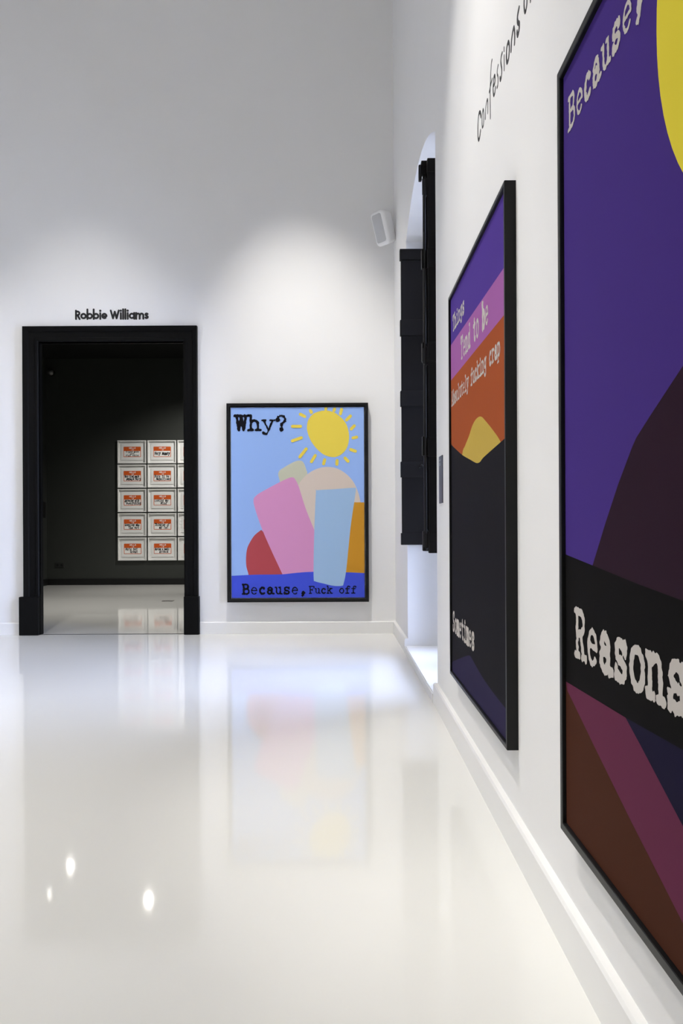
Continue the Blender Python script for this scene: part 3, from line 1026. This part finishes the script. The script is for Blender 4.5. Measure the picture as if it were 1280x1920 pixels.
# ==================================================================== NAME-TAG FRAMES
TWD, THT = .4605, .373
TAGS = [
    [('tripped mouse', 'and', 'stuff asking'), ('Very mumsy',), None],
    [('Very tired again', 'awkward Party'), ('Born to be', 'Magnificent'), None],
    [('Agreeing with', 'everything'), ('Losing my', 'Mind'), None],
    [('Googling who', 'the art'), ('Thinking of', 'my cat'), None],
    [('Nuts but', 'Great'), ('Having a panic', 'attack'), None],
]
ROWN = ['top', 'second', 'middle', 'fourth', 'bottom']
COLN = ['left', 'middle', 'right']


def place_t(u, v, d):
    return Vector((u, -d, v))


cache = {}


def tag_part(name, builder, m, parent):
    if name not in cache:
        cache[name] = builder()
        return cache[name]
    o = cache[name].copy()
    COL.objects.link(o)
    o.parent = parent
    return o


for r in range(5):
    for c in range(3):
        words = TAGS[r][c]
        if c == 2:
            lab = 'white framed red name tag cut off by the door jamb, %s row' % ROWN[r]
        else:
            lab = 'white framed red name tag, %s row, %s column, handwritten "%s"' % (ROWN[r], COLN[c], ' '.join(words)) if r or c else \
                'white framed red name tag, top row, left column, with three tiny handwritten lines'
        t = thing('framed_name_tag', lab, 'picture frame', (-3.608 + c * .4865, 12.75, 1.970 - r * .3935), None, 'name-tag frames on the far wall')

        def mk_frame(t=t):
            return ring_frame('frame', TWD, THT, .016, .042, place_t, M['white_frame'], t, .001)

        def mk_mat(t=t):
            return box_obj('mat_board', (.014, TWD - .014, -.008, -.004, .014, THT - .014), M['mat_board'], t)

        def mk_paper(t=t):
            return box_obj('paper', (.052, TWD - .052, -.017, -.013, .056, THT - .045), M['paper'], t)

        def mk_tag(t=t):
            bm = bmesh.new()
            x0, x1, z0, z1, rr = .0925, .3745, .105, .273, .010
            pts = []
            for cx, cz, a0 in ((x1 - rr, z1 - rr, 0), (x0 + rr, z1 - rr, 90), (x0 + rr, z0 + rr, 180), (x1 - rr, z0 + rr, 270)):
                pts += [(cx + rr * math.cos(rad(a0 + 90 * i / 4)), cz + rr * math.sin(rad(a0 + 90 * i / 4))) for i in range(5)]
            bm.faces.new([bm.verts.new((x, -.0175, z)) for x, z in pts])
            f = bm.faces.new([bm.verts.new((x, -.0180, z)) for x, z in ((.1015, .114), (.3655, .114), (.3655, .202), (.1015, .202))])
            f.material_index = 1
            written(bm, 'HELLO', .182, .240, .031, .0215, lambda u, v: place_t(u, v, .0180), mi=1)
            written(bm, 'I AM', .215, .2135, .019, .010, lambda u, v: place_t(u, v, .0180), mi=1)
            bmesh.ops.recalc_face_normals(bm, faces=bm.faces[:])
            return link_mesh('name_tag', bm, [M['tag_red'], M['tag_white']], t)
        tag_part('frame', mk_frame, None, t)
        tag_part('mat_board', mk_mat, None, t)
        tag_part('paper', mk_paper, None, t)
        tag_part('name_tag', mk_tag, None, t)
        if words:
            bm = bmesh.new()
            n = len(words)
            un = (.075, .060, .042)[n - 1]
            for i, wd in enumerate(words):
                adv = min(.026, .250 / len(wd)) * (1, .95, .85)[n - 1]
                z = .114 + .088 * (n - i - .5) / n - un * .22
                u0 = .1335 + .2 - len(wd) * adv / 2 - .1 + (0.018 * i if n == 2 else 0) - (.02 if n < 3 and i == 0 else 0)
                written(bm, wd, max(.105, u0), z, un, adv, lambda u, v: place_t(u, v, .0186), seed=r * 7 + c * 3 + i, w=.06 if n < 3 else .055,
                        slant=.15, wob=.06)
            link_mesh('handwriting', bm, M['marker'], t)
